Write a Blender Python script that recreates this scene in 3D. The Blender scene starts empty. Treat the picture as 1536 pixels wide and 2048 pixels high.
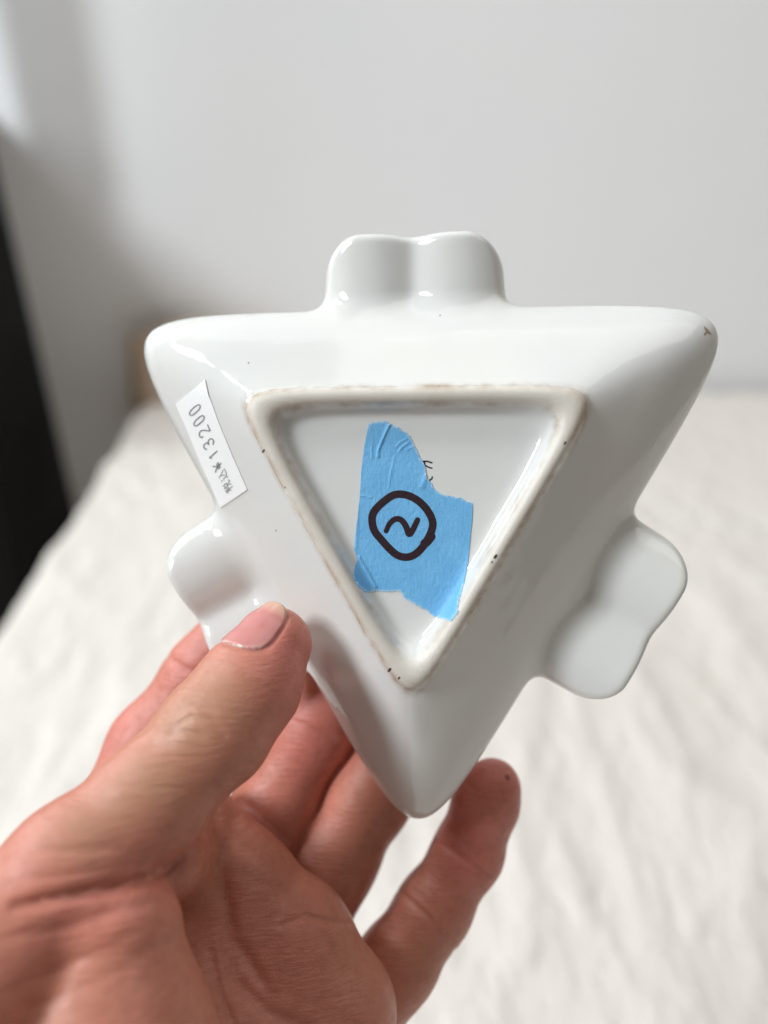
import bpy, math, random
import numpy as np
from mathutils import Matrix, Vector, noise as mnoise
from mathutils.geometry import delaunay_2d_cdt

random.seed(4); rng = np.random.default_rng(4)
scene = bpy.context.scene
col = scene.collection

# ------------------------------------------------------------------ camera
FPX = 1600.0                                  # focal length in photograph pixels (1536 x 2048)
PITCH = math.radians(31.0)                    # looking down
TABLE_Z, CAM_Z = 0.75, 1.15
cam_d = bpy.data.cameras.new('camera'); cam = bpy.data.objects.new('camera', cam_d); col.objects.link(cam)
cam.location = (0, 0, CAM_Z); cam.rotation_euler = (math.pi/2 - PITCH, 0, 0)
cam_d.sensor_fit = 'VERTICAL'; cam_d.sensor_height = 36.0; cam_d.lens = 36.0*FPX/2048.0
cam_d.clip_start = 0.01; cam_d.clip_end = 50
cam_d.dof.use_dof = True; cam_d.dof.focus_distance = 0.168; cam_d.dof.aperture_fstop = 5.2
scene.camera = cam
scene.render.resolution_x, scene.render.resolution_y = 768, 1024

# ------------------------------------------------------------------ light
w = bpy.data.worlds.new('World'); scene.world = w; w.use_nodes = True
bg = w.node_tree.nodes['Background']; bg.inputs['Color'].default_value = (1.0, 0.93, 0.85, 1); bg.inputs['Strength'].default_value = 0.12

def look(o, target):
    o.rotation_euler = (Vector(target) - o.location).to_track_quat('-Z', 'Y').to_euler()
AIM = Vector((0.02, 0.17, 1.05))
def window_pane(direction, dist, sx, sy, watts):
    """one pane of the window on the left (the narrow last one is added); leaves outside break its brightness"""
    ld = bpy.data.lights.new('window_light', 'AREA'); ld.shape = 'RECTANGLE'; ld.size = sx; ld.size_y = sy
    ld.energy = watts; ld.color = (0.89, 0.955, 1.0)
    lo = bpy.data.objects.new('window_light', ld); col.objects.link(lo)
    lo.location = AIM + Vector(direction).normalized()*dist; look(lo, AIM)
    ld.use_nodes = True
    nt = ld.node_tree; em = nt.nodes['Emission']
    geo = nt.nodes.new('ShaderNodeNewGeometry'); nz = nt.nodes.new('ShaderNodeTexNoise'); nz.inputs['Scale'].default_value = 11; nz.inputs['Detail'].default_value = 5
    rp = nt.nodes.new('ShaderNodeMapRange')
    for i, q in enumerate((0.44, 0.55, 0.15, 1.7)): rp.inputs[1+i].default_value = q
    nt.links.new(geo.outputs['Parametric'], nz.inputs['Vector']); nt.links.new(nz.outputs['Fac'], rp.inputs[0]); nt.links.new(rp.outputs[0], em.inputs['Strength'])
window_pane((-0.76, -0.26, 0.60), 2.8, 0.46, 0.85, 46)
window_pane((-0.69, 0.14, 0.70), 2.8, 0.40, 0.62, 17)
window_pane((-0.80, 0.50, 0.29), 1.2, 0.12, 0.40, 2.2)  # added narrow light, puts bright streaks on the foot ring and tab edges
cl = bpy.data.lights.new('ceiling_fill', 'AREA'); cl.shape = 'RECTANGLE'; cl.size = 1.8; cl.size_y = 1.2; cl.energy = 6.5; cl.color = (1.0, 0.97, 0.93)
co = bpy.data.objects.new('ceiling_fill', cl); col.objects.link(co); co.location = (0.6, 0.62, 2.5)     # added fill lamp for cloth and wall, standing in for an unseen ceiling

scene.view_settings.view_transform = 'Standard'; scene.view_settings.look = 'None'
scene.view_settings.exposure = 0.58; scene.view_settings.gamma = 1.0; scene.view_settings.use_curve_mapping = False
scene.render.engine = 'CYCLES'
scene.cycles.use_denoising = True
scene.cycles.max_bounces = 10; scene.cycles.diffuse_bounces = 5
scene.cycles.use_adaptive_sampling = False

# ------------------------------------------------------------------ helpers
cam_mat = Matrix.Translation(cam.location) @ cam.rotation_euler.to_matrix().to_4x4()
MM = Matrix.Scale(0.001, 4)

def tag(o, label=None, cat=None, group=None, kind=None):
    for k, v in (('label', label), ('category', cat), ('group', group), ('kind', kind)):
        if v: o[k] = v
    return o
def empty(name, mat):
    o = bpy.data.objects.new(name, None); o.empty_display_size = 0.02; col.objects.link(o); o.matrix_world = mat; return o
def mesh_obj(name, V, F, mat=None, parent=None, normals=None, smooth=True):
    me = bpy.data.meshes.new(name); V = np.asarray(V, float)
    me.from_pydata(V.tolist(), [], [list(map(int, f)) for f in F]); me.update()
    if smooth: me.polygons.foreach_set('use_smooth', [True]*len(me.polygons))
    if normals is not None: me.normals_split_custom_set_from_vertices(np.asarray(normals, float).tolist())
    o = bpy.data.objects.new(name, me); col.objects.link(o)
    if mat: me.materials.append(mat)
    if parent: o.parent = parent
    return o
def set_attr(o, name, vals):
    a = o.data.attributes.new(name, 'FLOAT', 'POINT'); a.data.foreach_set('value', np.asarray(vals, np.float32))

def new_mat(name, base, rough=0.5, **kw):
    m = bpy.data.materials.new(name); m.use_nodes = True; b = m.node_tree.nodes['Principled BSDF']
    b.inputs['Base Color'].default_value = (*base, 1); b.inputs['Roughness'].default_value = rough
    for k, v in kw.items(): b.inputs[k.replace('_', ' ')].default_value = v
    return m
class NT:
    def __init__(s, m): s.t = m.node_tree; s.b = s.t.nodes['Principled BSDF']
    def n(s, typ, **kw):
        x = s.t.nodes.new('ShaderNode'+typ)
        for k, v in kw.items():
            if k in x.inputs: x.inputs[k].default_value = v
            else: setattr(x, k, v)
        return x
    def l(s, a, b): s.t.links.new(a, b)
    def noise(s, vec, scale, detail=3, rough=0.5):
        x = s.n('TexNoise'); x.inputs['Scale'].default_value = scale; x.inputs['Detail'].default_value = detail; x.inputs['Roughness'].default_value = rough
        s.l(vec, x.inputs['Vector']); return x.outputs['Fac']
    def rng(s, v, a, b, c, d):
        x = s.n('MapRange'); s.l(v, x.inputs[0])
        for i, q in enumerate((a, b, c, d)): x.inputs[1+i].default_value = q
        return x.outputs[0]
    def mix(s, fac, a, b):
        x = s.n('Mix'); x.data_type = 'RGBA'
        for sock, v in ((x.inputs[0], fac), (x.inputs[6], a), (x.inputs[7], b)):
            if hasattr(v, 'is_output'): s.l(v, sock)
            elif isinstance(v, (int, float)): sock.default_value = v
            else: sock.default_value = (*v, 1)
        return x.outputs[2]
    def math(s, op, a, b=0.0):
        x = s.n('Math'); x.operation = op
        for i, v in enumerate((a, b)):
            if hasattr(v, 'is_output'): s.l(v, x.inputs[i])
            else: x.inputs[i].default_value = v
        return x.outputs[0]
    def bump(s, h, strength, dist, normal=None):
        x = s.n('Bump'); x.inputs['Strength'].default_value = strength; x.inputs['Distance'].default_value = dist; s.l(h, x.inputs['Height'])
        if normal: s.l(normal, x.inputs['Normal'])
        return x.outputs[0]
    def attr(s, name):
        x = s.n('Attribute'); x.attribute_name = name; return x.outputs['Fac']
    def obj(s): return s.n('TexCoord').outputs['Object']

# ------------------------------------------------------------------ signed-distance modelling
def smin(a, b, k):
    h = np.clip(0.5+0.5*(b-a)/k, 0, 1); return b+(a-b)*h - k*h*(1-h)
def smax(a, b, k): return -smin(-a, -b, k)
def cone(P, a, b, r1, r2):
    a = np.asarray(a, np.float32); d = np.asarray(b, np.float32)-a; q = P-a
    t = np.clip(q@d/(d@d), 0, 1); return np.linalg.norm(q-t[:, None]*d, axis=1) - (r1+t*(r2-r1))
def seg2(P, A, B):
    d = B-A; q = P-A; t = np.clip(q@d/max(d@d, 1e-9), 0, 1); return np.linalg.norm(q-t[:, None]*d, axis=1)
def polyline_dist(P, L):
    r = np.full(len(P), 1e9, np.float32)
    for i in range(len(L)-1): r = np.minimum(r, seg2(P, L[i], L[i+1]))
    return r

def chunked(f, P, n=400000):
    return np.concatenate([f(P[i:i+n]) for i in range(0, len(P), n)])
def surface_nets(f, lo, hi, h):
    ax = [np.arange(l, u+h, h, dtype=np.float32) for l, u in zip(lo, hi)]; n = [len(a) for a in ax]
    P = np.stack(np.meshgrid(*ax, indexing='ij'), -1).reshape(-1, 3)
    D = chunked(f, P).reshape(n); S = D < 0
    acc = np.zeros([x-1 for x in n]+[3], np.float32); cnt = np.zeros([x-1 for x in n], np.float32)
    cs = [(i, j, k) for i in (0, 1) for j in (0, 1) for k in (0, 1)]
    sl = lambda c: tuple(slice(c[i], n[i]-1+c[i]) for i in range(3))
    for a in cs:
        for b in cs:
            if sum(b)-sum(a) == 1 and all(y >= x for x, y in zip(a, b)):
                da, db = D[sl(a)], D[sl(b)]; m = (da < 0) != (db < 0)
                t = np.where(m, da/np.where(da == db, 1, da-db), 0)
                for q in range(3): acc[..., q] += np.where(m, a[q]+t*(b[q]-a[q]), 0)
                cnt += m
    act = cnt > 0; idx = -np.ones(act.shape, np.int64); idx[act] = np.arange(act.sum())
    V = (np.argwhere(act) + acc[act]/cnt[act][:, None])*h + np.array(lo)
    F = []
    for q in range(3):
        u, v = (q+1) % 3, (q+2) % 3
        s0 = [slice(1, n[i]-1) for i in range(3)]; s0[q] = slice(0, n[q]-1)
        s1 = list(s0); s1[q] = slice(1, n[q])
        a, b = S[tuple(s0)], S[tuple(s1)]
        e = np.argwhere(a != b); 
        if not len(e): continue
        off = np.ones(3, int); off[q] = 0; e = e+off
        flip = S[tuple(e.T)]
        def cell(du, dv):
            c = e.copy(); c[:, u] -= du; c[:, v] -= dv; return idx[tuple(c.T)]
        quad = np.stack([cell(1, 1), cell(0, 1), cell(0, 0), cell(1, 0)], 1)
        quad[~flip] = quad[~flip][:, ::-1]; F.append(quad)
    return V.astype(np.float64), np.concatenate(F)
def subdivide(V, F):
    E = np.concatenate([np.stack([F[:, i], F[:, (i+1) % 4]], 1) for i in range(4)]); E.sort(axis=1)
    U, inv = np.unique(E, axis=0, return_inverse=True); inv = inv.reshape(4, -1)
    nv = len(V); nf = len(F); ne = len(U)
    V2 = np.concatenate([V, V[U].mean(1), V[F].mean(1)])
    m = [nv+inv[i] for i in range(4)]; c = nv+ne+np.arange(nf)
    return V2, np.concatenate([np.stack([F[:, i], m[i], c, m[(i+3) % 4]], 1) for i in range(4)])
def gradient(f, P, e=0.15):
    G = np.stack([chunked(f, (P+e*d).astype(np.float32)) - chunked(f, (P-e*d).astype(np.float32)) for d in np.eye(3)], 1)
    return G/(2*e)
def project(f, V, it=3, e=0.15, clampd=0.6):
    for _ in range(it):
        G = gradient(f, V, e); d = chunked(f, V.astype(np.float32)); g2 = np.maximum((G*G).sum(1), 0.05)
        V = V - np.clip(d/g2, -clampd, clampd)[:, None]*G
    G = gradient(f, V, e); return V, G/np.linalg.norm(G, axis=1)[:, None]

def chaikin(P, it=3, closed=False):
    P = np.asarray(P, float)
    for _ in range(it):
        A, B = (P, np.roll(P, -1, 0)) if closed else (P[:-1], P[1:])
        Q = np.stack([.75*A+.25*B, .25*A+.75*B], 1).reshape(-1, P.shape[1])
        P = Q if closed else np.vstack([P[:1], Q, P[-1:]])
    return P

def ray(px): px = np.asarray(px, float); return np.c_[(px[:, 0]-768)/FPX, -(px[:, 1]-1024)/FPX, -np.ones(len(px))]
def PX(x, y, d): return np.array([(x-768)/FPX*d, -(y-1024)/FPX*d, -d], np.float32)      # mm, camera axes

# ------------------------------------------------------------------ setting: floor, wall, table, cloth, cabinet, cushion
WALL_Y = 0.985
def wall_material():
    m = new_mat('wall_paint', (0.80, 0.80, 0.80), 0.85); t = NT(m); o = t.obj()
    n1 = t.noise(o, 3.0, 4); n2 = t.noise(o, 60, 3)
    t.l(t.mix(t.rng(n1, .3, .7, 0, 1), (0.86, 0.868, 0.88), (0.89, 0.89, 0.888)), t.b.inputs['Base Color'])
    t.l(t.bump(n2, .15, .002), t.b.inputs['Normal']); return m
def box(name, lo, hi, mat, parent=None, bev=0.0):
    import bmesh
    bm = bmesh.new(); bmesh.ops.create_cube(bm, size=1)
    for v in bm.verts: v.co = Vector([(l+h)/2+(h-l)*c for l, h, c in zip(lo, hi, v.co)])
    if bev: bmesh.ops.bevel(bm, geom=bm.edges[:], offset=bev, segments=3, affect='EDGES', profile=0.6)
    me = bpy.data.meshes.new(name); bm.to_mesh(me); bm.free()
    o = bpy.data.objects.new(name, me); col.objects.link(o); me.materials.append(mat)
    if parent: o.parent = parent; o.matrix_parent_inverse = parent.matrix_world.inverted()
    return o
wall = tag(box('wall', (-2.5, WALL_Y, 0), (2.5, WALL_Y+0.12, 2.6), wall_material()), kind='structure')
mf = new_mat('floor_wood', (0.28, 0.19, 0.12), 0.5); t = NT(mf); t.l(t.mix(t.noise(t.obj(), 9, 4), (.24, .16, .10), (.33, .23, .15)), t.b.inputs['Base Color'])
tag(box('floor', (-2.5, -1.5, -0.05), (2.5, WALL_Y-0.002, 0), mf), kind='structure')

TX0, TX1, TY0, TY1 = -0.300, 1.0, -0.35, 0.965
wood = new_mat('table_wood', (0.35, 0.24, 0.15), 0.5); t = NT(wood); t.l(t.mix(t.noise(t.obj(), 14, 4), (.30, .20, .12), (.40, .28, .18)), t.b.inputs['Base Color'])
tb = empty('table', Matrix.Translation((0.35, 0.3, 0))); bpy.context.view_layer.update()
tag(tb, 'wooden table hidden under the cream cloth', 'table')
box('table_top', (TX0+.012, TY0+.012, TABLE_Z-.045), (TX1-.012, TY1-.012, TABLE_Z-.010), wood, tb, .003)
for x in (TX0+.07, TX1-.07):
    for y in (TY0+.07, TY1-.07): box('leg', (x-.025, y-.025, 0), (x+.025, y+.025, TABLE_Z-.0452), wood, tb, .003)

def cloth():
    drop, rad = 0.22, 0.012
    def prof(s, lo, hi):                     # arc length -> (position, fall) over both edges
        q = np.clip(s, lo+rad, hi-rad); z = np.zeros_like(s)
        for e, sg in ((lo, -1), (hi, 1)):
            o = sg*(s-(e-sg*rad)); on = o > 0; a = np.clip(o/rad, 0, math.pi/2)
            q = np.where(on, (e-sg*rad)+sg*rad*np.sin(a), q); z = np.where(on, -(rad-rad*np.cos(a)) - np.maximum(o-rad*math.pi/2, 0), z)
        return q, z
    us = np.unique(np.r_[np.linspace(TX0-drop, TX0-.02, 24), np.linspace(TX0-.02, TX0+.02, 16), np.linspace(TX0+.02, TX1+drop, 280)])
    vs = np.unique(np.r_[np.linspace(TY0-drop, TY0, 20), np.linspace(TY0, TY1-.02, 290), np.linspace(TY1-.02, TY1+.05, 20)])
    U, W = np.meshgrid(us, vs, indexing='ij')
    X, zx = prof(U, TX0, TX1); Y, zy = prof(W, TY0, TY1)
    Z = TABLE_Z + zx + zy
    Hh = np.zeros(U.shape)
    for i in range(U.shape[0]):
        for j in range(U.shape[1]):
            u, v = U[i, j], W[i, j]
            wx = mnoise.noise((u*2.2, v*2.2, 3.1))*0.5; a = u*1.0+v*0.35+wx*.45
            r1 = 1-abs(mnoise.noise((a*9, v*2.6, 1.7)))                # long soft folds running away from the viewer
            r2 = 1-abs(mnoise.noise(((u+.3*v+wx*.2)*26, (v-.4*u)*9, 7.3)))
            r3 = 1-abs(mnoise.noise(((u-.2*v)*48, (v+.2*u)*22, 11.3)))
            Hh[i, j] = .0030*r1**6 + .0026*r2**6 + .0012*r3**5 + .003*mnoise.noise((u*4, v*4, 0))
    fl = np.clip(1+zx/0.02, 0, 1)*np.clip(1+zy/0.02, 0, 1)
    Z = Z + Hh*fl; X = X - Hh*(1-np.clip(1+zx/.02, 0, 1))*2*(U < 0)
    n, m = U.shape; I = np.arange(n*m).reshape(n, m)
    F = np.stack([I[:-1, :-1], I[1:, :-1], I[1:, 1:], I[:-1, 1:]], -1).reshape(-1, 4)
    mt = new_mat('cream_linen', (0.80, 0.75, 0.68), 0.9); t = NT(mt); o = t.obj()
    n1 = t.noise(o, 4, 4); t.l(t.mix(t.rng(n1, .3, .7, 0, 1), (.66, .61, .555), (.70, .655, .605)), t.b.inputs['Base Color'])
    mp = t.n('Mapping'); t.l(o, mp.inputs[0]); mp.inputs['Scale'].default_value = (1.0, .45, 1); mp.inputs['Rotation'].default_value = (0, 0, .25)
    n2 = t.noise(mp.outputs[0], 46, 4, .55); rg = t.math('ABSOLUTE', t.math('SUBTRACT', n2, .5)); n3 = t.noise(o, 900, 1)
    b1 = t.bump(rg, .8, .009); t.l(t.bump(n3, .2, .0006, b1), t.b.inputs['Normal'])
    t.b.inputs['Sheen Weight'].default_value = .15
    return tag(mesh_obj('tablecloth', np.stack([X, Y, Z], -1).reshape(-1, 3), F, mt), 'crumpled cream linen cloth covering the table under the dish', 'tablecloth')
cloth()

mb = new_mat('black_lacquer', (0.003, 0.0035, 0.0035), 0.6, Specular_IOR_Level=.25); t = NT(mb); t.l(t.rng(t.noise(t.obj(), 12, 4), .3, .7, .5, .7), t.b.inputs['Roughness'])
CX, CTOP = -0.440, CAM_Z-0.072
cab = empty('cabinet', Matrix.Translation((-0.8, 0.8, 0))); bpy.context.view_layer.update()
tag(cab, 'tall black cabinet standing against the wall beside the table', 'cabinet')
box('cabinet_body', (-1.10, WALL_Y-.202, 0), (CX, WALL_Y-.002, CTOP), mb, cab, .004)
box('shadow_post', (-.466, WALL_Y-.100, CTOP+.0005), (-.420, WALL_Y-.055, CTOP+.62), mb, cab, .004)  # added post out of view, throws the strip of shadow on the wall

def cushion():
    n = 40; V = []; F = []
    U, W = np.meshgrid(np.linspace(-1, 1, n), np.linspace(-1, 1, n), indexing='ij')
    sx = U*np.sqrt(1-.35*W**2*0.6); sy = W*np.sqrt(1-.35*U**2*0.6)
    th = (1-np.abs(U)**4)*(1-np.abs(W)**4); th = np.sqrt(np.clip(th, 0, 1))
    for sg in (1, -1): V.append(np.stack([sx*.115, sg*.030*th, sy*.20], -1).reshape(-1, 3))
    I = np.arange(n*n).reshape(n, n); q = np.stack([I[:-1, :-1], I[1:, :-1], I[1:, 1:], I[:-1, 1:]], -1).reshape(-1, 4)
    return np.vstack(V), np.vstack([q[:, ::-1]+0, q+n*n])
mc = new_mat('beige_cloth', (.62, .48, .36), .9); t = NT(mc); t.l(t.bump(t.noise(t.obj(), 400, 2), .3, .001), t.b.inputs['Normal'])
V, F = cushion()
cu = tag(mesh_obj('cushion', V, F, mc), 'beige rounded cushion wedged between the wall and the cloth corner', 'cushion')

# ------------------------------------------------------------------ the porcelain dish (mm, z towards the viewer)
def rot_xyz(a, b, c):
    ca, sa, cb, sb, cc, sc = math.cos(a), math.sin(a), math.cos(b), math.sin(b), math.cos(c), math.sin(c)
    return (np.array([[1, 0, 0], [0, ca, -sa], [0, sa, ca]]) @ np.array([[cb, 0, sb], [0, 1, 0], [-sb, 0, cb]]) @ np.array([[cc, -sc, 0], [sc, cc, 0], [0, 0, 1]]))
DR = rot_xyz(*np.radians([1.4, -6.6, -0.2])); DT = np.array([8.25, 3.7, -185.0])
SIDES = np.radians([90, 210, 330]); R0 = 42.4
prof = [(-90, 18.4), (14.1, 18.6), (16.9, 18.7), (18.1, 19.6), (18.9, 21.8), (19.8, 23.0), (21.2, 23.2), (22.2, 22.4), (22.6, 21.0), (24.0, 19.8),
        (27.8, 17.0), (33.8, 12.8), (39.0, 8.2), (42.2, 3.8), (42.7, 0.4), (42.2, -1.4), (40.6, -2.0), (39.2, -1.2), (37.8, 2.0), (32.0, 7.5), (24.0, 12.2), (16, 14.0), (-90, 14.2)]
PROF = chaikin(prof, 2).astype(np.float32)
def tri(P, k):
    d = np.stack([P[:, 0]*math.cos(a)+P[:, 1]*math.sin(a) for a in SIDES], 1); m = d.max(1)
    return m + k*np.log(np.exp((d-m[:, None])/k[:, None]).sum(1))
def profile_sdf(r, z):
    r = r.astype(np.float32); z = z.astype(np.float32); dist = np.full(len(r), 1e9, np.float32); ins = np.zeros(len(r), bool)
    n = len(PROF)
    for i in range(n):
        A, B = PROF[i], PROF[(i+1) % n]
        if i < n-1:
            e = B-A; qx = r-A[0]; qz = z-A[1]; tt = np.clip((qx*e[0]+qz*e[1])/(e@e), 0, 1); qx = qx-tt*e[0]; qz = qz-tt*e[1]
            dist = np.minimum(dist, qx*qx+qz*qz)
        if A[1] != B[1]:
            c = (A[1] > z) != (B[1] > z); x = A[0]+(z-A[1])/(B[1]-A[1])*(B[0]-A[0]); ins ^= c & (r < x)
    dist = np.sqrt(dist); return np.where(ins, -dist, dist)
def dish_body(P):
    z = P[:, 2]; k = 8.4-4.7*np.clip(z/22, 0, 1)**0.8
    return profile_sdf(tri(P, k), z)
HW, TL = 21.4, 17.4; SHIFT = {0: 1.6, 1: 0.0, 2: -0.8}; FLARE = {0: .06, 1: .16, 2: .32}
def tab_sdf(P, a):
    q = P[:, 0]*math.cos(a)+P[:, 1]*math.sin(a)-R0; s = -P[:, 0]*math.sin(a)+P[:, 1]*math.cos(a)-SHIFT[int(np.argmin(np.abs(SIDES-a)))]; z = P[:, 2]; fl = FLARE[int(np.argmin(np.abs(SIDES-a)))]
    ss = np.sqrt(s*s+2.3**2); u = (ss-10.4)/11.0
    dip = 0.15*np.exp(-(s/4.5)**2); zm = -3.6+5*(.30-fl) + 6.0*(1-np.abs(u)**2.2) + fl*np.clip(q, -4, 20)
    c = 8.0; qc = q-(TL-dip-30)                    # rounded box, 60 long, its outer end at TL
    bx = np.abs(s)-(HW-0.10*np.clip(q, 0, 20)-c); by = np.abs(qc+(0.9 if abs(a-SIDES[0]) < .1 else 0))-(30-c)
    d2 = np.hypot(np.maximum(bx, 0), np.maximum(by, 0)) + np.minimum(np.maximum(bx, by), 0) - c
    g = 6.0*2.2*np.abs(u)**1.2/11.0; dz = np.abs(z-zm)/np.sqrt(1+g*g)-2.2
    d = smax(d2, dz, 2.6); return smax(d, -(q+3.0), 1.0)
def dish_sdf(P):
    d = dish_body(P)
    for a in SIDES:
        q = P[:, 0]*math.cos(a)+P[:, 1]*math.sin(a); m = q > 30
        if m.any():
            d = d.copy(); d[m] = smin(d[m], tab_sdf(P[m], a), 4.6)
    return d
V, F = surface_nets(dish_sdf, (-72, -80, -6), (72, 64, 27), 1.0)
V, F = subdivide(V, F); V, N = project(dish_sdf, V, 3)

def vnoise(P, scale, seed=0.0):
    return np.array([mnoise.noise((p[0]*scale+seed, p[1]*scale, p[2]*scale)) for p in P])
rho = tri(V.astype(np.float32), np.full(len(V), 3.4, np.float32))
ridge = np.exp(-((V[:, 2]-23.0)/1.5)**2)*(rho > 16)
near = np.where(ridge > .02)[0]; nz1 = np.zeros(len(V)); nz1[near] = .5+.5*vnoise(V[near], .16, 5)+.35*vnoise(V[near], .6, 9)
outer = np.exp(-((rho-22.3)/.9)**2)*np.exp(-((V[:, 2]-21.6)/1.6)**2)
inner = np.exp(-((rho-18.8)/.7)**2)*np.exp(-((V[:, 2]-21.4)/1.5)**2)
stain = np.clip(ridge*nz1*.16 + outer*np.clip(nz1*1.5-.2, 0, 1)*.9 + inner*np.clip(nz1*1.4-.45, 0, 1)*.7, 0, 1)
bare = np.clip((V[:, 2]-21.6)/.9, 0, 1)*(rho > 16)

def porcelain():
    m = new_mat('porcelain', (.80, .81, .80), .05); t = NT(m); o = t.obj(); st = t.attr('stain'); br = t.attr('bare')
    t.b.inputs['IOR'].default_value = 1.58
    base = t.mix(t.rng(t.noise(o, .05, 3), .35, .65, 0, 1), (.725, .725, .705), (.745, .735, .70))
    c = t.mix(t.math('MULTIPLY', br, .85), base, (.73, .68, .60)); fine = t.rng(t.noise(o, 1.6, 4, .6), .3, .7, .55, 1.1)
    c = t.mix(t.math('MULTIPLY', st, fine), c, (.34, .21, .10))
    speck = t.rng(t.noise(o, 1.1, 2), .0, .235, 1, 0); c = t.mix(t.math('MULTIPLY', t.math('MULTIPLY', speck, br), .8), c, (.09, .055, .03))
    t.l(c, t.b.inputs['Base Color'])
    t.l(t.rng(br, 0, 1, .045, .5), t.b.inputs['Roughness'])
    wav = t.noise(o, .09, 2); t.l(t.bump(wav, .22, .0012, t.bump(t.math('MULTIPLY', t.noise(o, 3, 3), br), .3, .00025)), t.b.inputs['Normal'])
    return m
M_PORC = porcelain()
DISH_MAT = cam_mat @ MM @ Matrix.Translation(DT) @ Matrix(DR.tolist()).to_4x4()
dish = empty('porcelain_dish', DISH_MAT)
tag(dish, 'glossy white triangular porcelain dish held upside down, showing its base', 'dish')
fc = V[F].mean(1); frho = tri(fc.astype(np.float32), np.full(len(fc), 3.2, np.float32))
part = np.zeros(len(F), int)
for i, a in enumerate(SIDES):
    q = fc[:, 0]*math.cos(a)+fc[:, 1]*math.sin(a); s = -fc[:, 0]*math.sin(a)+fc[:, 1]*math.cos(a)
    part[(q > R0+.9) & (np.abs(s) < 26)] = 1+i
part[(part == 0) & (fc[:, 2] > 19.4) & (frho > 16.2)] = 4
part[(part == 0) & (fc[:, 2] > 17.5) & (frho <= 17.5)] = 5
for pid, nm in ((0, 'body'), (1, 'rest_tab'), (2, 'rest_tab'), (3, 'rest_tab'), (4, 'foot_ring'), (5, 'recessed_base')):
    sel = F[part == pid]; used = np.unique(sel); mp = -np.ones(len(V), int); mp[used] = np.arange(len(used))
    o = mesh_obj(nm, V[used], mp[sel], M_PORC, dish, N[used]); set_attr(o, 'stain', stain[used]); set_attr(o, 'bare', bare[used])
    if pid == 4: o['label'] = 'unglazed triangular foot ring stained brown'

# ---- things stuck on the dish: traced on its surface
def on_dish(px, off=0.0, f=dish_sdf):
    D = ray(px)@DR; D /= np.linalg.norm(D, axis=1)[:, None]; O = (-DT)@DR
    t_ = np.full(len(D), 130.0)
    for _ in range(34): t_ = t_ + np.clip(f((O+D*t_[:, None]).astype(np.float32)), -.5, 12)*.85
    P = O+D*t_[:, None]; G = gradient(f, P, .3); G /= np.linalg.norm(G, axis=1)[:, None]
    return P+G*off, G
def resample(P, step, closed=False):
    P = np.asarray(P, float); P = np.vstack([P, P[:1]]) if closed else P
    L = np.r_[0, np.cumsum(np.linalg.norm(np.diff(P, axis=0), axis=1))]; n = max(2, int(L[-1]/step))
    s = np.linspace(0, L[-1], n+1); Q = np.c_[np.interp(s, L, P[:, 0]), np.interp(s, L, P[:, 1])]
    return Q[:-1] if closed else Q
def sheet(name, outline, step, off, mat, parent, lift=None, f=dish_sdf):
    B = np.asarray(outline, float); n = len(B)
    gx, gy = np.meshgrid(np.arange(B[:, 0].min(), B[:, 0].max(), step), np.arange(B[:, 1].min(), B[:, 1].max(), step)); G = np.c_[gx.ravel(), gy.ravel()]
    ins = np.zeros(len(G), bool)
    for i in range(n):
        a, b = B[i], B[(i+1) % n]
        if a[1] != b[1]:
            c = (a[1] > G[:, 1]) != (b[1] > G[:, 1]); ins ^= c & (G[:, 0] < a[0]+(G[:, 1]-a[1])/(b[1]-a[1])*(b[0]-a[0]))
    dist = polyline_dist(G, np.vstack([B, B[:1]])); G = G[ins & (dist > step*.45)]
    pts = [Vector(p) for p in np.vstack([B, G])]
    v2, _, f2, _, _, _ = delaunay_2d_cdt(pts, [], [list(range(n))], 1, 1e-6)
    A = np.array([list(v) for v in v2]); P, Nn = on_dish(A, off, f)
    if lift is not None: P = P+Nn*lift(A)[:, None]
    F2 = []
    for q in f2:
        q = list(q); a, b, c = P[q[0]], P[q[1]], P[q[2]]
        F2.append(q if np.cross(b-a, c-a)@Nn[q[0]] > 0 else q[::-1])
    # a thin closed sheet: top, and an underside meeting the glaze
    nb = len(P); V2 = np.vstack([P, P-Nn*(off*.8)]); Fb = [[i+nb for i in q[::-1]] for q in F2]
    ed = {}
    for q in F2:
        for i in range(len(q)): ed[(q[i], q[(i+1) % len(q)])] = 1
    rim = [[b, a, a+nb, b+nb] for (a, b) in ed if (b, a) not in ed]
    return mesh_obj(name, V2, F2+Fb+rim, mat, parent, smooth=False), A
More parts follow.
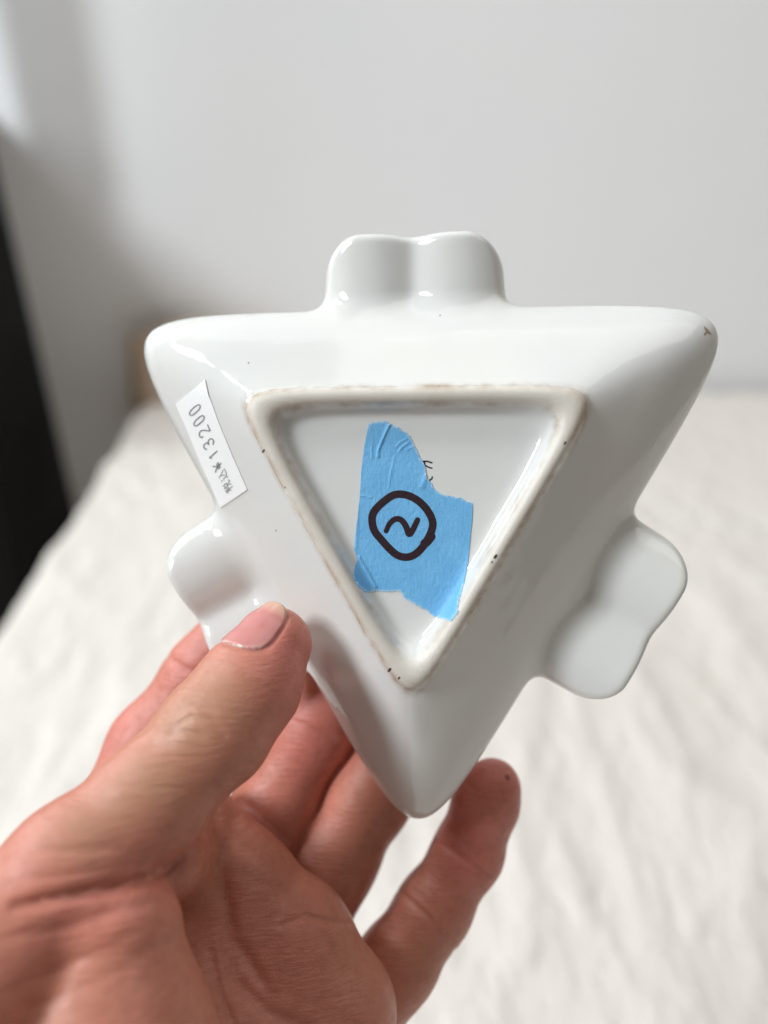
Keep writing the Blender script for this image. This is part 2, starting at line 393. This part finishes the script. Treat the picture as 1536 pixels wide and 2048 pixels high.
def ribbon_geo(L, width, step=2.0, taper=1.0, closed=False):
    """outline of a pen stroke with round ends (photograph pixels)"""
    L = resample(L, step, closed); n = len(L); T = np.gradient(L, axis=0) if not closed else (np.roll(L, -1, 0)-np.roll(L, 1, 0))
    T /= np.linalg.norm(T, axis=1)[:, None]+1e-9; Nn = np.c_[-T[:, 1], T[:, 0]]
    wd = np.full(n, width/2.) if np.isscalar(width) else np.interp(np.linspace(0, 1, n), np.linspace(0, 1, len(width)), np.asarray(width)/2.)
    K = 5; off = np.linspace(-1, 1, K); V2 = (L[:, None, :]+Nn[:, None, :]*(off[None, :, None]*wd[:, None, None])).reshape(-1, 2); F2 = []
    for i in range(n if closed else n-1):
        j = (i+1) % n
        for k in range(K-1): F2.append([i*K+k, j*K+k, j*K+k+1, i*K+k+1])
    V2 = V2.tolist()
    if not closed:
        for e, sg in ((0, -1), (n-1, 1)):
            c = len(V2); V2.append(L[e].tolist()); m = 7; ids = []
            for a in np.linspace(-math.pi/2, math.pi/2, m): ids.append(len(V2)); V2.append((L[e]+wd[e]*(sg*T[e]*math.cos(a)+Nn[e]*math.sin(a))).tolist())
            for a, b in zip(ids[:-1], ids[1:]): F2.append([c, a, b])
    return np.array(V2), F2
def strokes(name, items, off, mat, parent, f=dish_sdf):
    Vs, Fs, b = [], [], 0
    for it in items:
        v, fa = ribbon_geo(*it[:1], **it[1]); Vs.append(v); Fs += [[i+b for i in q] for q in fa]; b += len(v)
    A = np.vstack(Vs); P, Nn = on_dish(A, off, f); F2 = []
    for q in Fs:
        a, bb, c = P[q[0]], P[q[1]], P[q[2]]; F2.append(q if np.cross(bb-a, c-a)@Nn[q[0]] > 0 else q[::-1])
    return mesh_obj(name, P, F2, mat, parent, smooth=False)

Z5 = lambda L: np.array(L, float)/4.266+np.array([650, 800])
tape_px = Z5([(375,205),(420,185),(510,185),(560,205),(640,245),(700,285),(740,330),(765,390),(800,470),(835,530),(855,590),(865,650),(900,700),(930,760),(990,800),(1080,820),(1180,845),(1260,885),(1255,1000),(1240,1150),(1220,1400),(1190,1560),(1150,1700),(1130,1830),(1080,1885),(1000,1865),(920,1840),(860,1790),(770,1745),(680,1690),(640,1630),(600,1625),(540,1635),(450,1630),(340,1640),(280,1585),(245,1520),(255,1420),(280,1360),(250,1280),(260,1150),(280,1000),(300,800),(310,600),(335,400)])
tp = resample(tape_px, 2.6, True)
torn = ((tp[:, 1] < 1004) & (tp[:, 0] > 737)) | (tp[:, 1] > 1168)
tp = tp + rng.normal(0, 1, tp.shape)*np.where(torn, .9, .18)[:, None]
creases = [(Z5([(550,215),(500,320),(455,430),(455,480)]), 2.6, .30), (Z5([(400,400),(405,490)]), 2, .12), (Z5([(590,490),(560,640),(545,760)]), 2, .10), (Z5([(290,1340),(350,1450),(430,1590)]), 3, .34),
           (Z5([(720,360),(660,400),(630,440)]), 2, .13), (Z5([(700,330),(640,360),(610,400)]), 2, .11), (Z5([(750,400),(690,430)]), 2, .1), (Z5([(300,815),(400,830)]), 2, .1), (Z5([(285,900),(270,1150),(268,1260)]), 3, .10),
           (Z5([(865,650),(830,740)]), 5, .16)]
def tape_lift(A):
    h = np.zeros(len(A))
    for L, wd, am in creases: h += am*np.exp(-(polyline_dist(A, L)/wd)**2)
    return h + .03*np.array([mnoise.noise((a[0]*.12, a[1]*.12, 0)) for a in A])
def tape_mat():
    m = new_mat('blue_masking_tape', (.085, .36, .70), .55); t = NT(m); o = t.obj()
    n1 = t.noise(o, .25, 4); n2 = t.noise(o, 2.4, 3, .6)
    c = t.mix(t.rng(n1, .3, .7, 0, 1), (.13, .43, .76), (.17, .49, .82)); c = t.mix(t.rng(n2, .45, .8, 0, .45), c, (.32, .60, .88)); t.l(c, t.b.inputs['Base Color'])
    c = t.mix(t.math('MULTIPLY', t.attr('torn_edge'), t.rng(t.noise(o, 2.0, 2), .35, .6, .1, .8)), c, (.62, .80, .92)); t.l(c, t.b.inputs['Base Color'])
    mq = t.n('Mapping'); mq.inputs['Scale'].default_value = (1.8, .5, 1); mq.inputs['Rotation'].default_value = (0, 0, .08); t.l(o, mq.inputs[0]); n3 = t.noise(mq.outputs[0], 1.2, 4, .6)
    t.l(t.bump(n2, .5, .00014, t.bump(n3, .5, .00025)), t.b.inputs['Normal']); return m
tape, tA = sheet('blue_tape', tp, 3.0, .16, tape_mat(), dish, tape_lift)
ed = np.exp(-(polyline_dist(tA, np.vstack([tp, tp[:1]]))/2.2)**2)*((((tA[:, 1] < 1010) & (tA[:, 0] > 737)) | (tA[:, 1] > 1165))*1.0)
set_attr(tape, 'torn_edge', np.r_[ed, ed])
tape['label'] = 'torn piece of blue masking tape with a circled 2 in marker'
ink = new_mat('marker_ink', (.022, .006, .012), .45); t = NT(ink); t.l(t.mix(t.rng(t.noise(t.obj(), 5, 2), .45, .75, 0, .6), (.018, .006, .010), (.06, .018, .03)), t.b.inputs['Base Color'])
ring = chaikin(Z5([(640,800),(720,815),(800,860),(860,920),(905,990),(925,1060),(905,1130),(870,1200),(830,1260),(770,1320),(700,1345),(620,1330),(550,1270),(480,1190),(420,1120),(400,1040),(405,970),(450,910),(520,850),(580,810)]), 2, True)
def strokes_on_tape(name, items):
    Vs, Fs, b = [], [], 0
    for L, kw in items:
        v, fa = ribbon_geo(L, **kw); Vs.append(v); Fs += [[i+b for i in q] for q in fa]; b += len(v)
    A = np.vstack(Vs); P, Nn = on_dish(A, .205); P = P+Nn*tape_lift(A)[:, None]; F2 = []
    for q in Fs:
        a, bb, c = P[q[0]], P[q[1]], P[q[2]]; F2.append(q if np.cross(bb-a, c-a)@Nn[q[0]] > 0 else q[::-1])
    return mesh_obj(name, P, F2, ink, tape, smooth=False)
strokes_on_tape('marker_ring', [(ring, dict(width=15.2, closed=True)), (Z5([(905,1165),(872,1205),(850,1225)]), dict(width=18))])
strokes_on_tape('marker_numeral', [(chaikin(Z5([(522,1118),(545,1060),(590,1015),(640,1012),(678,1050),(705,1110),(716,1158),(752,1105),(790,1022)]), 2), dict(width=[9.5, 11, 12, 12.5, 12, 10.5]))])
mk = new_mat('dark_underglaze', (.03, .028, .028), .3)
strokes('base_mark', [(Z5([(838,528),(870,522),(912,536)]), dict(width=3.2, step=1)), (Z5([(858,560),(880,572),(912,582)]), dict(width=3, step=1)), (Z5([(915,655),(912,672),(888,688)]), dict(width=3, step=1)), (Z5([(845,520),(852,548)]), dict(width=3, step=1))], .03, mk, dish)
# glaze specks and a small chip seen on the glaze
speck = new_mat('brown_speck', (.05, .03, .02), .5)
for (x, y, r) in ((991, 1113, 4.2), (984, 1124, 2.2), (1130, 886, 3.0), (527, 902, 3.2), (779, 1340, 4.0), (798, 1356, 2.6), (497, 726, 1.6), (880, 631, 1.6), (552, 1061, 1.5), (570, 975, 1.8)):
    strokes('glaze_speck', [(np.array([(x-r*.35, y+r*.5), (x+r*.35, y-r*.5)]), dict(width=r*1.2, step=1))], .03, speck, dish)
chipm = new_mat('chip_brown', (.36, .26, .19), .7)
o = strokes('rim_chip', [(np.array([(1409, 655), (1415, 663), (1421, 668)]), dict(width=[3, 6.5, 2.5], step=1)), (np.array([(1415, 663), (1409, 669)]), dict(width=4, step=1))], .035, chipm, dish); o['label'] = 'small brown chip on the rim corner'

Z8 = lambda L: np.array(L, float)/6.826+np.array([330, 740])
paper = new_mat('label_paper', (.90, .90, .89), .6)
lab_px = resample(Z8([(555,130),(600,330),(740,720),(930,1180),(1130,1630),(945,1755),(760,1880),(640,1600),(480,1240),(320,850),(150,465),(350,300)]), 2.5, True)
price, _ = sheet('price_label', lab_px, 3.0, .17, paper, dish, lambda A: .12*np.exp(-(polyline_dist(A, Z8([(555,130),(600,330)]))/9)**2)); price['label'] = 'small white paper price label'
GL = {
 '0': [chaikin([(-.3,0),(-.3,.3),(-.12,.5),(.12,.5),(.3,.3),(.3,-.3),(.12,-.5),(-.12,-.5),(-.3,-.3),(-.3,0)], 2)],
 '2': [chaikin([(-.36,.26),(-.3,.44),(0,.52),(.3,.42),(.34,.18),(.1,-.1),(-.25,-.35),(-.36,-.5)], 2), [(-.36,-.5),(.38,-.5)]],
 '3': [chaikin([(-.34,.36),(-.15,.52),(.2,.5),(.3,.28),(.2,.06),(-.08,.02)], 2), chaikin([(-.08,.02),(.28,-.02),(.36,-.26),(.2,-.48),(-.15,-.52),(-.38,-.34)], 2)],
 '1': [[(-.22,.3),(0,.5),(0,-.5)]],
 'yen': [[(-.36,.5),(0,.05)], [(.36,.5),(0,.05)], [(0,.05),(0,-.5)], [(-.32,-.02),(.32,-.02)], [(-.32,-.22),(.32,-.22)]],
 'komi': [[(-.42,.42),(-.3,.3)], [(-.45,.1),(-.28,.1),(-.3,-.25),(-.45,-.42)], [(-.3,-.3),(-.05,-.44),(.46,-.44)], chaikin([(.0,.46),(.14,.46),(.16,.2),(.32,-.1),(.44,-.26)], 1), chaikin([(.1,.2),(0,-.08),(-.14,-.24)], 1)],
 'zei': [[(-.1,.48),(-.42,.38)], [(-.48,.22),(-.04,.22)], [(-.26,.42),(-.26,-.5)], [(-.26,.18),(-.48,-.16)], [(-.26,.14),(-.06,-.06)], [(.06,.48),(.14,.34)], [(.4,.5),(.3,.34)], [(.06,.32),(.42,.32),(.42,.04),(.06,.04),(.06,.32)], chaikin([(.16,.04),(.14,-.24),(-.02,-.46)], 1), [(.3,.04),(.3,-.42),(.48,-.42),(.48,-.28)]],
}
right, up = np.array([-.40, -.917]), np.array([-.76, .65]); items = []
for ch, cx, cy, wd, ht in (('zei',872,1590,140,128), ('komi',802,1436,140,128), ('yen',728,1312,118,120), ('1',668,1150,105,138), ('3',606,1004,118,160), ('2',545,840,118,168), ('0',475,690,118,178), ('0',418,545,118,186)):
    for L in GL[ch]:
        L = np.asarray(L, float); items.append((Z8(np.array([cx, cy])+L[:, :1]*wd*right+L[:, 1:]*ht*up), dict(width=1.35 if ch in ('zei', 'komi') else 2.3, step=1.0)))
pinkm = new_mat('label_ink', (.20, .20, .22), .6)
strokes('printed_price', items, .235, pinkm, price)

# ------------------------------------------------------------------ the hand (mm, camera axes)
def chain(P, pts, k=5.0):
    d = None
    for (a, ra), (b, rb) in zip(pts[:-1], pts[1:]):
        c = cone(P, a, b, ra, rb); d = c if d is None else smin(d, c, k)
    return d
index = [(PX(225,1650,192),10.5), (PX(302,1490,202),9.8), (PX(408,1350,204),9.2), (PX(508,1205,203),8.0), (PX(575,1110,200),7.0)]
middle = [(PX(490,1750,198),11.0), (PX(548,1612,204),10.2), (PX(630,1462,205),9.4), (PX(712,1290,203),8.6), (PX(790,1190,200),7.4)]
ringf = [(PX(600,1860,197),11.0), (PX(668,1715,202),10.4), (PX(742,1590,203),9.8), (PX(835,1420,202),8.4), (PX(890,1330,199),7.4)]
pinky = [(PX(700,2050,192),10.4), (PX(793,1928,196),9.1), (PX(866,1820,198),8.5), (PX(936,1705,199),7.9), (PX(972,1605,198),7.3), (PX(986,1570,197),6.3)]
TH_MCP, TH_IP, TH_TIP = PX(150,1745,146), PX(430,1462,159), PX(546,1290,168)
thumb = [(PX(-120,2060,130),15.0), (TH_MCP,12.3), (PX(300,1605,153),10.6), (TH_IP,10.5), (PX(500,1370,164),9.9), (TH_TIP,8.1)]
def hand_base(P):
    fi = chain(P, index)
    for c in (middle, ringf, pinky): fi = smin(fi, chain(P, c), 1.0)
    pal = chain(P, [(PX(385,1675,184),12.0), (PX(470,1775,181),12.5), (PX(580,1885,179),13.0), (PX(662,2020,176),13.5)], 4)
    for a, b, r1, r2 in ((PX(382,1700,184), PX(250,2400,150), 12, 17), (PX(465,1790,181), PX(300,2450,150), 12.5, 18), (PX(575,1900,179), PX(380,2500,150), 13, 18), (PX(657,2030,176), PX(440,2550,150), 13.5, 18)):
        pal = smin(pal, cone(P, a, b, r1, r2), 5)
    pal = smin(pal, cone(P, PX(330,2500,148), PX(150,3200,128), 22, 24), 12)
    d = smin(fi, pal, 2.0)
    th = chain(P, thumb, 4)
    then = smin(cone(P, PX(222,1875,143), PX(215,2150,138), 12.6, 18), cone(P, PX(215,2150,138), PX(250,2500,140), 18, 20), 8)
    th = smin(th, then, 3.0)
    web = cone(P, PX(330,1720,160), PX(370,1720,178), 8, 9)
    return smin(smin(d, web, 6), th, 3.0)
AX = (TH_TIP-TH_IP); AX /= np.linalg.norm(AX)
NN = np.array([-.66, .30, .72]); NN -= NN@AX*AX; NN /= np.linalg.norm(NN); SS = np.cross(AX, NN)
NC = TH_TIP - AX*1.5; NLEN, NHW = 13.4, 6.9       # nail: length behind its tip, half width (arc)
def nail_uv(P):
    q = P-NC; u = q@AX; r = np.arctan2(q@SS, q@NN); return u, r*8.2
NTIP = 8.6
def nail_d(u, v):                                 # <0 inside the nail's outline
    m = (u-(NTIP-NLEN*.5)); a = np.abs(m)/(NLEN*.5); b = np.abs(v)/NHW
    return (a**3.0+b**3.0)**(1/3.0)-1
def grooves(P):
    """skin folds: (line in the photograph, half width px, depth mm, nearest depth, farthest depth)"""
    d = -P[:, 2]; X = np.stack([768+P[:, 0]/d*FPX, 1024-P[:, 1]/d*FPX], 1).astype(np.float32); g = np.zeros(len(P), np.float32)
    for L, wd, am, d0, d1 in FOLDS:
        L = np.asarray(L, np.float32); lo, hi = L.min(0)-wd*3, L.max(0)+wd*3
        m = (X[:, 0] > lo[0]) & (X[:, 0] < hi[0]) & (X[:, 1] > lo[1]) & (X[:, 1] < hi[1]) & (d > d0) & (d < d1)
        if m.any():
            x = X[m]; A, B = L[0], L[-1]; e = np.clip(((x-A)@(B-A))/((B-A)@(B-A)), -.2, 1.2); fade = np.clip(np.minimum(e+.2, 1.2-e)/.35, 0, 1)
            g[m] += (am if am > 1 else am*.72)*np.exp(-(polyline_dist(x, L)/wd)**2)*fade
    return g
FOLDS = [
 ([(30,1815),(120,1795),(230,1775),(300,1755),(360,1712)], 14, 1.1, 120, 168),
 ([(60,1700),(150,1702),(240,1695)], 12, .35, 120, 175), ([(0,1880),(130,1855),(240,1820),(330,1800)], 13, .35, 115, 170),
 ([(10,1985),(150,1925),(270,1870)], 13, .3, 115, 170), ([(60,2020),(200,1960),(320,1890)], 12, .2, 115, 170), ([(20,1760),(120,1750),(210,1738)], 9, .25, 115, 170),
 ([(345,1455),(385,1432),(420,1440),(450,1470)], 9, .45, 130, 172), ([(352,1425),(390,1408),(430,1420)], 9, .4, 130, 172), ([(330,1475),(370,1462),(410,1475)], 9, .35, 130, 172), ([(366,1400),(400,1392),(425,1402)], 5, .2, 130, 172),
 ([(240,1545),(330,1535),(400,1545)], 6, .12, 130, 172), ([(260,1520),(340,1512),(420,1520)], 6, .12, 130, 172), ([(210,1580),(300,1570),(380,1580)], 6, .12, 130, 172), ([(290,1495),(350,1488),(420,1495)], 6, .12, 130, 172),
 ([(490,1500),(500,1480),(490,1440)], 7, .15, 130, 172),
 ([(335,1312),(370,1338),(425,1350)], 8, .6, 180, 230), ([(585,1442),(625,1458),(672,1478)], 8, .6, 180, 230),
 ([(872,1680),(920,1712),(985,1752)], 7, .6, 175, 230), ([(800,1783),(850,1826),(908,1902)], 7, .6, 175, 230), ([(815,1775),(865,1815),(925,1885)], 8, .25, 175, 230),
 ([(465,1590),(510,1622),(577,1682)], 8, .4, 172, 230),
 ([(560,1852),(610,1832),(655,1842),(700,1848)], 7, .6, 150, 200), ([(448,1860),(470,1960),(540,2030),(620,2060)], 17, .95, 150, 200), ([(430,1640),(440,1760),(470,1880),(540,1990)], 16, 1.0, 150, 200),
 ([(480,1560),(455,1700),(450,1800)], 18, .5, 150, 200), ([(500,1760),(600,1800),(660,1900),(700,1980)], 14, .35, 150, 200), ([(420,1900),(440,1990),(470,2060)], 10, .6, 150, 200),
]
def hand_sdf(P):
    d = hand_base(P) + grooves(P)
    u, v = nail_uv(P); near = (np.abs(u) < 16) & (np.abs(v) < 11) & (np.linalg.norm(P-NC, axis=1) < 16)
    if near.any():                                # nail bed and the fold round it
        nd = nail_d(u[near], v[near]); d = d.copy()
        d[near] += .42*np.clip(-nd*8+.6, 0, 1) + .25*np.exp(-((nd-.06)/.07)**2)*(u[near] < NTIP-2)
    return d
V, F = surface_nets(hand_base, (-112, -205, -222), (40, 8, -100), 1.15)
V, F = subdivide(V, F); V, N = project(hand_sdf, V, 3, .2)
def skin():
    m = new_mat('skin', (.60, .34, .25), .42); t = NT(m); o = t.obj(); b = t.b
    n1 = t.noise(o, .045, 3); n2 = t.noise(o, .35, 4, .6); n3 = t.noise(o, 1.7, 3, .6); red = t.attr('redness')
    c = t.mix(t.rng(n1, .35, .65, 0, 1), (.54, .225, .145), (.56, .21, .145)); c = t.mix(t.math('MULTIPLY', red, .85), c, (.63, .19, .155)); c = t.mix(t.rng(n2, .45, .75, 0, .55), c, (.42, .13, .085)); c = t.mix(t.rng(n3, .5, .8, 0, .25), c, (.60, .31, .215)); c = t.mix(t.math('MULTIPLY', t.attr('tan'), .75), c, (.46, .255, .15))
    vd = t.n('VectorMath'); vd.operation = 'DISTANCE'; t.l(o, vd.inputs[0]); vd.inputs[1].default_value = MOLE.tolist()
    c = t.mix(t.rng(vd.outputs['Value'], .45, .95, .75, 0), c, (.10, .03, .02))          # small mole on the little finger
    t.l(c, b.inputs['Base Color'])
    b.inputs['Subsurface Weight'].default_value = .5; b.inputs['Subsurface Radius'].default_value = (1.0, .35, .2); b.inputs['Subsurface Scale'].default_value = .0028
    vo = t.n('TexVoronoi'); vo.feature = 'DISTANCE_TO_EDGE'; vo.inputs['Scale'].default_value = 1.25; mp = t.n('Mapping'); mp.inputs['Scale'].default_value = (1, 1, 1); t.l(o, mp.inputs[0]); t.l(mp.outputs[0], vo.inputs['Vector'])
    ml = t.n('Mapping'); ml.inputs['Scale'].default_value = (.22, 1.5, .5); ml.inputs['Rotation'].default_value = (0, 0, -.18); t.l(o, ml.inputs[0]); lines = t.noise(ml.outputs[0], .9, 4, .6)
    b1 = t.bump(t.rng(vo.outputs['Distance'], 0, .25, 0, 1), .16, .00016); t.l(t.bump(n3, .22, .00022, t.bump(lines, .6, .0005, b1)), b.inputs['Normal'])
    t.l(t.rng(n2, .3, .7, .36, .52), b.inputs['Roughness']); return m
HM = cam_mat @ MM
_m = V-PX(1018,1550,190); _p = np.stack([768+V[:, 0]/-V[:, 2]*FPX, 1024+V[:, 1]/V[:, 2]*FPX], 1)
_sel = np.where(np.linalg.norm(_p-np.array([1019, 1548]), axis=1) < 8)[0]; MOLE = V[_sel[np.argmax(V[_sel, 2])]]
M_SKIN = skin()
hand = mesh_obj('hand', V, F, M_SKIN, None, N); hand.matrix_world = HM
red = np.zeros(len(V))
for c in (PX(410,1340,200), PX(630,1470,200), PX(575,1110,200), PX(975,1560,196), PX(560,1330,160), PX(560,1380,160), PX(200,1700,140), PX(250,1450,200), PX(940,1690,190)): red = np.maximum(red, np.exp(-(np.linalg.norm(V-c, axis=1)/13)**2))
set_attr(hand, 'redness', red)
tan = np.zeros(len(V))
for c in (PX(300,1560,143), PX(380,1450,149), PX(240,1600,140), PX(430,1410,153), PX(170,1640,138)): tan = np.maximum(tan, np.exp(-(np.linalg.norm(V-c, axis=1)/9)**2))
set_attr(hand, 'tan', tan)
tag(hand, 'left hand pinching the porcelain dish between thumb and fingers', 'hand')

def nail_mesh():
    n = 44; A = np.linspace(-1, 1, n); U, W = np.meshgrid(A, A, indexing='ij')
    # square -> squircle
    r = np.maximum(np.abs(U), np.abs(W)); th = np.arctan2(W, U); k = (np.abs(np.cos(th))**3+np.abs(np.sin(th))**3)**(-1/3)
    uu = r*k*np.cos(th); vv = r*k*np.sin(th); u = (NTIP-NLEN*.5)+uu*NLEN*.5*1.0; v = vv*NHW
    u, v, rr = u.ravel(), v.ravel(), r.ravel(); ang = v/8.2
    D = np.cos(ang)[:, None]*NN + np.sin(ang)[:, None]*SS; O = NC+u[:, None]*AX
    lo = np.zeros(len(u)); hi = np.full(len(u), 14.)
    ub = np.minimum(u, NTIP-3.2); O2 = NC+ub[:, None]*AX
    for _ in range(22):
        m_ = (lo+hi)/2; dv = hand_base((O2+D*m_[:, None]).astype(np.float32)); lo = np.where(dv < 0, m_, lo); hi = np.where(dv < 0, hi, m_)
    rad = (lo+hi)/2 - np.maximum(u-(NTIP-3.2), 0)*.33 + .05
    P = O+D*rad[:, None]; P = P + D*(.22*(1-rr**4))[:, None] - D*(.45*(rr > .985))[:, None]
    I = np.arange(n*n).reshape(n, n); q = np.stack([I[:-1, :-1], I[1:, :-1], I[1:, 1:], I[:-1, 1:]], -1).reshape(-1, 4)
    fn = np.cross(P[q[0, 1]]-P[q[0, 0]], P[q[0, 2]]-P[q[0, 0]])
    if fn@D[0] < 0: q = q[:, ::-1]
    return P, q, u, np.clip((rr-.86)/.08, 0, 1)*np.clip((NTIP-NLEN*.72-u)/1.5, 0, 1)
P, q, u, cut = nail_mesh()
mn = new_mat('thumb_nail', (.72, .40, .36), .22); t = NT(mn); fr = t.attr('free_edge'); o = t.obj(); mpn = t.n('Mapping'); t.l(o, mpn.inputs[0])
t.l(t.mix(t.math('MULTIPLY', t.attr('cuticle'), t.rng(t.noise(o, 1.1, 3), .4, .6, .1, .85)), t.mix(fr, t.mix(t.noise(o, .3, 3), (.60, .235, .21), (.54, .21, .195)), (.62, .38, .27)), (.74, .56, .49)), t.b.inputs['Base Color'])
t.b.inputs['Subsurface Weight'].default_value = .3; t.b.inputs['Subsurface Radius'].default_value = (1, .4, .3); t.b.inputs['Subsurface Scale'].default_value = .0015
t.l(t.bump(t.noise(o, .9, 3), .1, .0002), t.b.inputs['Normal'])
nail = mesh_obj('thumb_nail', P, q, mn, hand); set_attr(nail, 'cuticle', cut)
set_attr(nail, 'free_edge', np.clip((u-(NTIP-3.6))/2.6, 0, 1))

# cushion stands on the floor side of the table corner, against the wall
cu.location = (-0.212, WALL_Y-0.0, 0.648); cu.location.y = WALL_Y-.034
